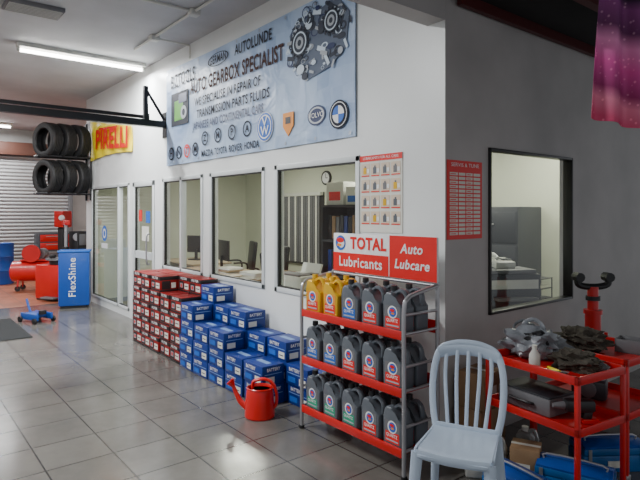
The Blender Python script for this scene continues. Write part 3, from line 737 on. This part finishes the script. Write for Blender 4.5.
# red air compressor beyond the tyre changer
ac = MB("air_compressor")
ac.cyl((-.4,0,.38),(.4,0,.38),.2,RED,seg=32); ac.lathe([(0,-.46),(.1,-.45),(.17,-.42),(.2,-.39)],RED,T((0,0,.38))@RY(90)); ac.lathe([(.2,.39),(.17,.42),(.1,.45),(0,.46)],RED,T((0,0,.38))@RY(90))
ac.box((0,0,.6),(.5,.24,.03),RED,.005); ac.box((-.12,0,.73),(.18,.2,.22),BLACK,.02); ac.cyl((.12,-.1,.73),(.12,.1,.73),.1,MGREY); ac.cyl((-.02,-.15,.74),(-.02,-.18,.74),.17,RED,seg=28)
for x in (-.28,.28):
    for y in (-.14,.14): ac.tube([(x,y*.8,.26),(x,y,.06)],.018,RED,sm=1); ac.cyl((x,y-.015,.05),(x,y+.015,.05),.05,BLACK)
ac.tube([(.4,0,.45),(.55,0,.6),(.58,0,.8)],.014,RED); ac.finish((-9.75,-.45,0),60)
for loc in ((-11.3,-.85,0),(-11.2,-1.5,0)):
    bd = MB("oil_drum"); 
    bd.lathe([(0,0),(.27,0),(.28,.01),(.28,.28),(.29,.295),(.28,.31),(.28,.58),(.29,.595),(.28,.61),(.28,.87),(.285,.88),(.27,.88),(.265,.865),(0,.865)],BLUE,seg=36); bd.cyl((.12,0,.865),(.12,0,.885),.03,CHROME); bd.finish(loc)
st = MB("tool_cabinet"); st.box((0,0,.55),(.5,.7,1.0),DGREY,.01)
for i in range(5): st.box((.252,0,.18+i*.19),(.01,.64,.16),MGREY if i<3 else RED,.003); st.box((.265,0,.22+i*.19),(.012,.4,.015),CHROME)
for x in (-.2,.2):
    for y in (-.28,.28): st.cyl((x,y-.02,.03),(x,y+.02,.03),.03,BLACK)
st.finish((-11.9,.35,0),0)

# ------------------------------------------------------------------ office interior
def desk(loc,sx,sy,h=.73,rot=0):
    t = MB("office_desk"); t.box((0,0,h-.0125),(sx,sy,.025),WOOD,.004); t.box((-sx/2+.02,0,(h-.025)/2),(.03,sy-.04,h-.025),OFFW); t.box((sx/2-.02,0,(h-.025)/2),(.03,sy-.04,h-.025),OFFW); t.box((0,sy/2-.06,h*.6),(sx-.08,.02,h*.6),OFFW)
    t.box((sx/2-.22,-.0,h-.22),(.36,sy-.1,.38),OFFW,.005)
    for k in range(3): t.box((sx/2-.22,-sy/2+.045,h-.1-k*.12),(.33,.01,.1),MGREY,.003)
    t.finish(loc,rot)
desk((-2.6,.55,0),1.5,.65); desk((-4.6,.9,0),1.4,.7); desk((-6.3,1.3,0),1.3,.7); desk((-.62,1.45,0),1.3,.7,.74,90)
pr = MB("printer"); pr.box((0,0,.1),(.42,.34,.2),OFFW,.02); pr.box((0,-.1,.205),(.36,.14,.02),MGREY,.005); pr.box((0,-.19,.06),(.3,.08,.02),OFFW,.004); pr.box((.12,.02,.208),(.12,.1,.01),BLACK); pr.box((0,.12,.24),(.3,.02,.12),PAPER,rot=RX(-20)); pr.finish((-2.15,.46,.73))
def papers(loc,n,rot):
    t = MB("paper_stack")
    for i in range(n): t.box((random.uniform(-.01,.01),random.uniform(-.01,.01),.006+i*.012),(.3,.22,.0115),random.choice((PAPER,WOOD,WHITE)),rot=RZ(random.uniform(-8,8)))
    t.finish(loc,rot)
papers((-2.95,.42,.73),13,0); papers((-3.2,.70,.73),8,20); papers((-4.3,.85,.73),6,0)
cb = MB("cardboard_box"); cb.box((0,0,.09),(.3,.2,.18),CARD,.004); cb.rect(FA@T((0,0,.1)),-.08,.04,.05,.12,PAPER); cb.finish((-2.6,.55,.73),8)
def monitor(loc,rot):
    t = MB("computer_monitor"); t.box((0,0,.27),(.46,.03,.29),BLACK,.008); t.rect(FA@T((0,0,.0155)),-.21,.14,.21,.4,SCREEN,.001); t.box((0,.03,.1),(.05,.03,.2),BLACK,.005); t.box((0,.03,.01),(.22,.16,.02),BLACK,.005); t.finish(loc,rot)
monitor((-4.75,1.0,.73),170); monitor((-6.4,1.4,.73),200)
def ochair(loc,rot):
    t = MB("office_chair"); t.box((0,0,.47),(.46,.46,.08),BLACK,.03,seg=4); t.box((0,.24,.78),(.44,.07,.5),BLACK,.03,seg=4,rot=RX(-6)); t.cyl((0,0,.1),(0,0,.44),.025,CHROME)
    for k in range(5):
        a = k*2*math.pi/5; t.tube([(0,0,.1),(.27*math.cos(a),.27*math.sin(a),.07)],.02,BLACK,sm=1); t.cyl((.27*math.cos(a)-.012,.27*math.sin(a),.028),(.27*math.cos(a)+.012,.27*math.sin(a),.028),.028,BLACK)
    for sx in (-1,1): t.tube([(sx*.24,.1,.48),(sx*.27,.08,.66),(sx*.27,-.14,.67)],.015,BLACK)
    t.finish(loc,rot)
ochair((-4.7,1.7,0),10); ochair((-6.2,2.1,0),-20); ochair((-3.6,1.3,0),120)
cbn = MB("storage_cabinet")
cbn.b2((-.3,-.2,0),(-.275,.2,1.63),DGREY); cbn.b2((.275,-.2,0),(.3,.2,1.63),DGREY); cbn.b2((-.3,.18,0),(.3,.2,1.63),DGREY)
for z in (.04,.42,.82,1.22,1.618): cbn.b2((-.275,-.2,z-.012),(.275,.18,z+.012),DGREY)
cbn.finish((-2.4,1.35,0))
for k,z in enumerate((.055,.435,.835,1.235)):
    t = MB("file_binders")
    for i in range(7): t.box((-.22+i*.07,0,.14),(.06,.24,.28-.02*(i%3)),(MGREY,DGREY,BLUEC,BLACK,CARD)[(i+k)%5],.004)
    t.finish((-2.4,1.33,z))
t = MB("cardboard_box"); t.box((0,0,.13),(.3,.28,.26),PAPER,.005); t.rect(FA@T((0,0,.14)),-.1,.05,.1,.15,REDS); t.finish((-2.53,1.35,1.632))
t = MB("cardboard_box"); t.box((0,0,.1),(.22,.26,.2),PAPER,.005); t.rect(FA@T((0,0,.13)),-.08,.03,.08,.1,BLUELAB); t.finish((-2.24,1.35,1.632),5)
vb = MB("window_6")
vb.b2((-6.55,3.17,.6),(-5.15,3.199,1.9),BLKF)
for i in range(19): vb.box((-6.46+i*.068,3.13,1.24),(.032,.008,1.2),(MGREY,MGREY,PAPER)[i%3],rot=RZ(35))
vb.b2((-6.55,3.1,1.84),(-5.15,3.17,1.9),OFFW,.005); vb.finish()
ck = MB("wall_clock"); ck.cyl((0,0,0),(0,-.03,0),.125,BLACK,seg=36); Q = FA@T((0,0,.031)); ck.disc(Q,0,0,.095,WHITE,.001,36); ck.rect(Q,-.006,0,.006,.08,BLACK); ck.rect(Q,0,-.006,.055,.006,BLACK); ck.finish((-5.08,3.198,2.14))
fc = MB("filing_cabinet"); fc.b2((-.38,-.25,0),(.38,.25,1.61),DGREY,.01)
for i in range(4): fc.b2((-.36,-.262,.06+i*.38),(.36,-.25,.41+i*.38),DGREY,.004); fc.b2((-.08,-.28,.26+i*.38),(.08,-.262,.28+i*.38),CHROME,.003)
fc.finish((-1.5,2.94,0))
pr = MB("printer"); pr.box((0,0,.12),(.46,.4,.24),DGREY,.025); pr.box((0,-.05,.25),(.4,.26,.03),MGREY,.01); pr.box((0,-.23,.08),(.32,.1,.02),MGREY,.004); pr.rect(FA@T((0,0,.201)),-.2,.14,.2,.2,OFFW); pr.finish((-.45,1.32,.742),60,scale=(1.1,1.1,1.25))
pr = MB("desk_telephone"); pr.box((0,0,.035),(.18,.2,.06),OFFW,.012,rot=RX(8)); pr.tube([(-.07,.08,.085),(-.07,0,.11),(-.07,-.08,.08)],.018,OFFW)
for i in range(9): pr.box((.0+.03*(i%3),-.05+.03*(i//3),.07),(.02,.02,.01),MGREY,.002)
pr.finish((-.45,1.32,1.077),60)
pr = MB("paper_tray"); 
for z in (.01,.1,.19): pr.b2((-.16,-.12,z),(.16,.12,z+.008),BLACK); 
for x in (-.155,.155):
    for y in (-.115,.115): pr.b2((x-.004,y-.004,0),(x+.004,y+.004,.2),BLACK)
pr.b2((-.14,-.1,.108),(.14,.1,.13),PAPER); pr.finish((-.5,1.9,.74),90)
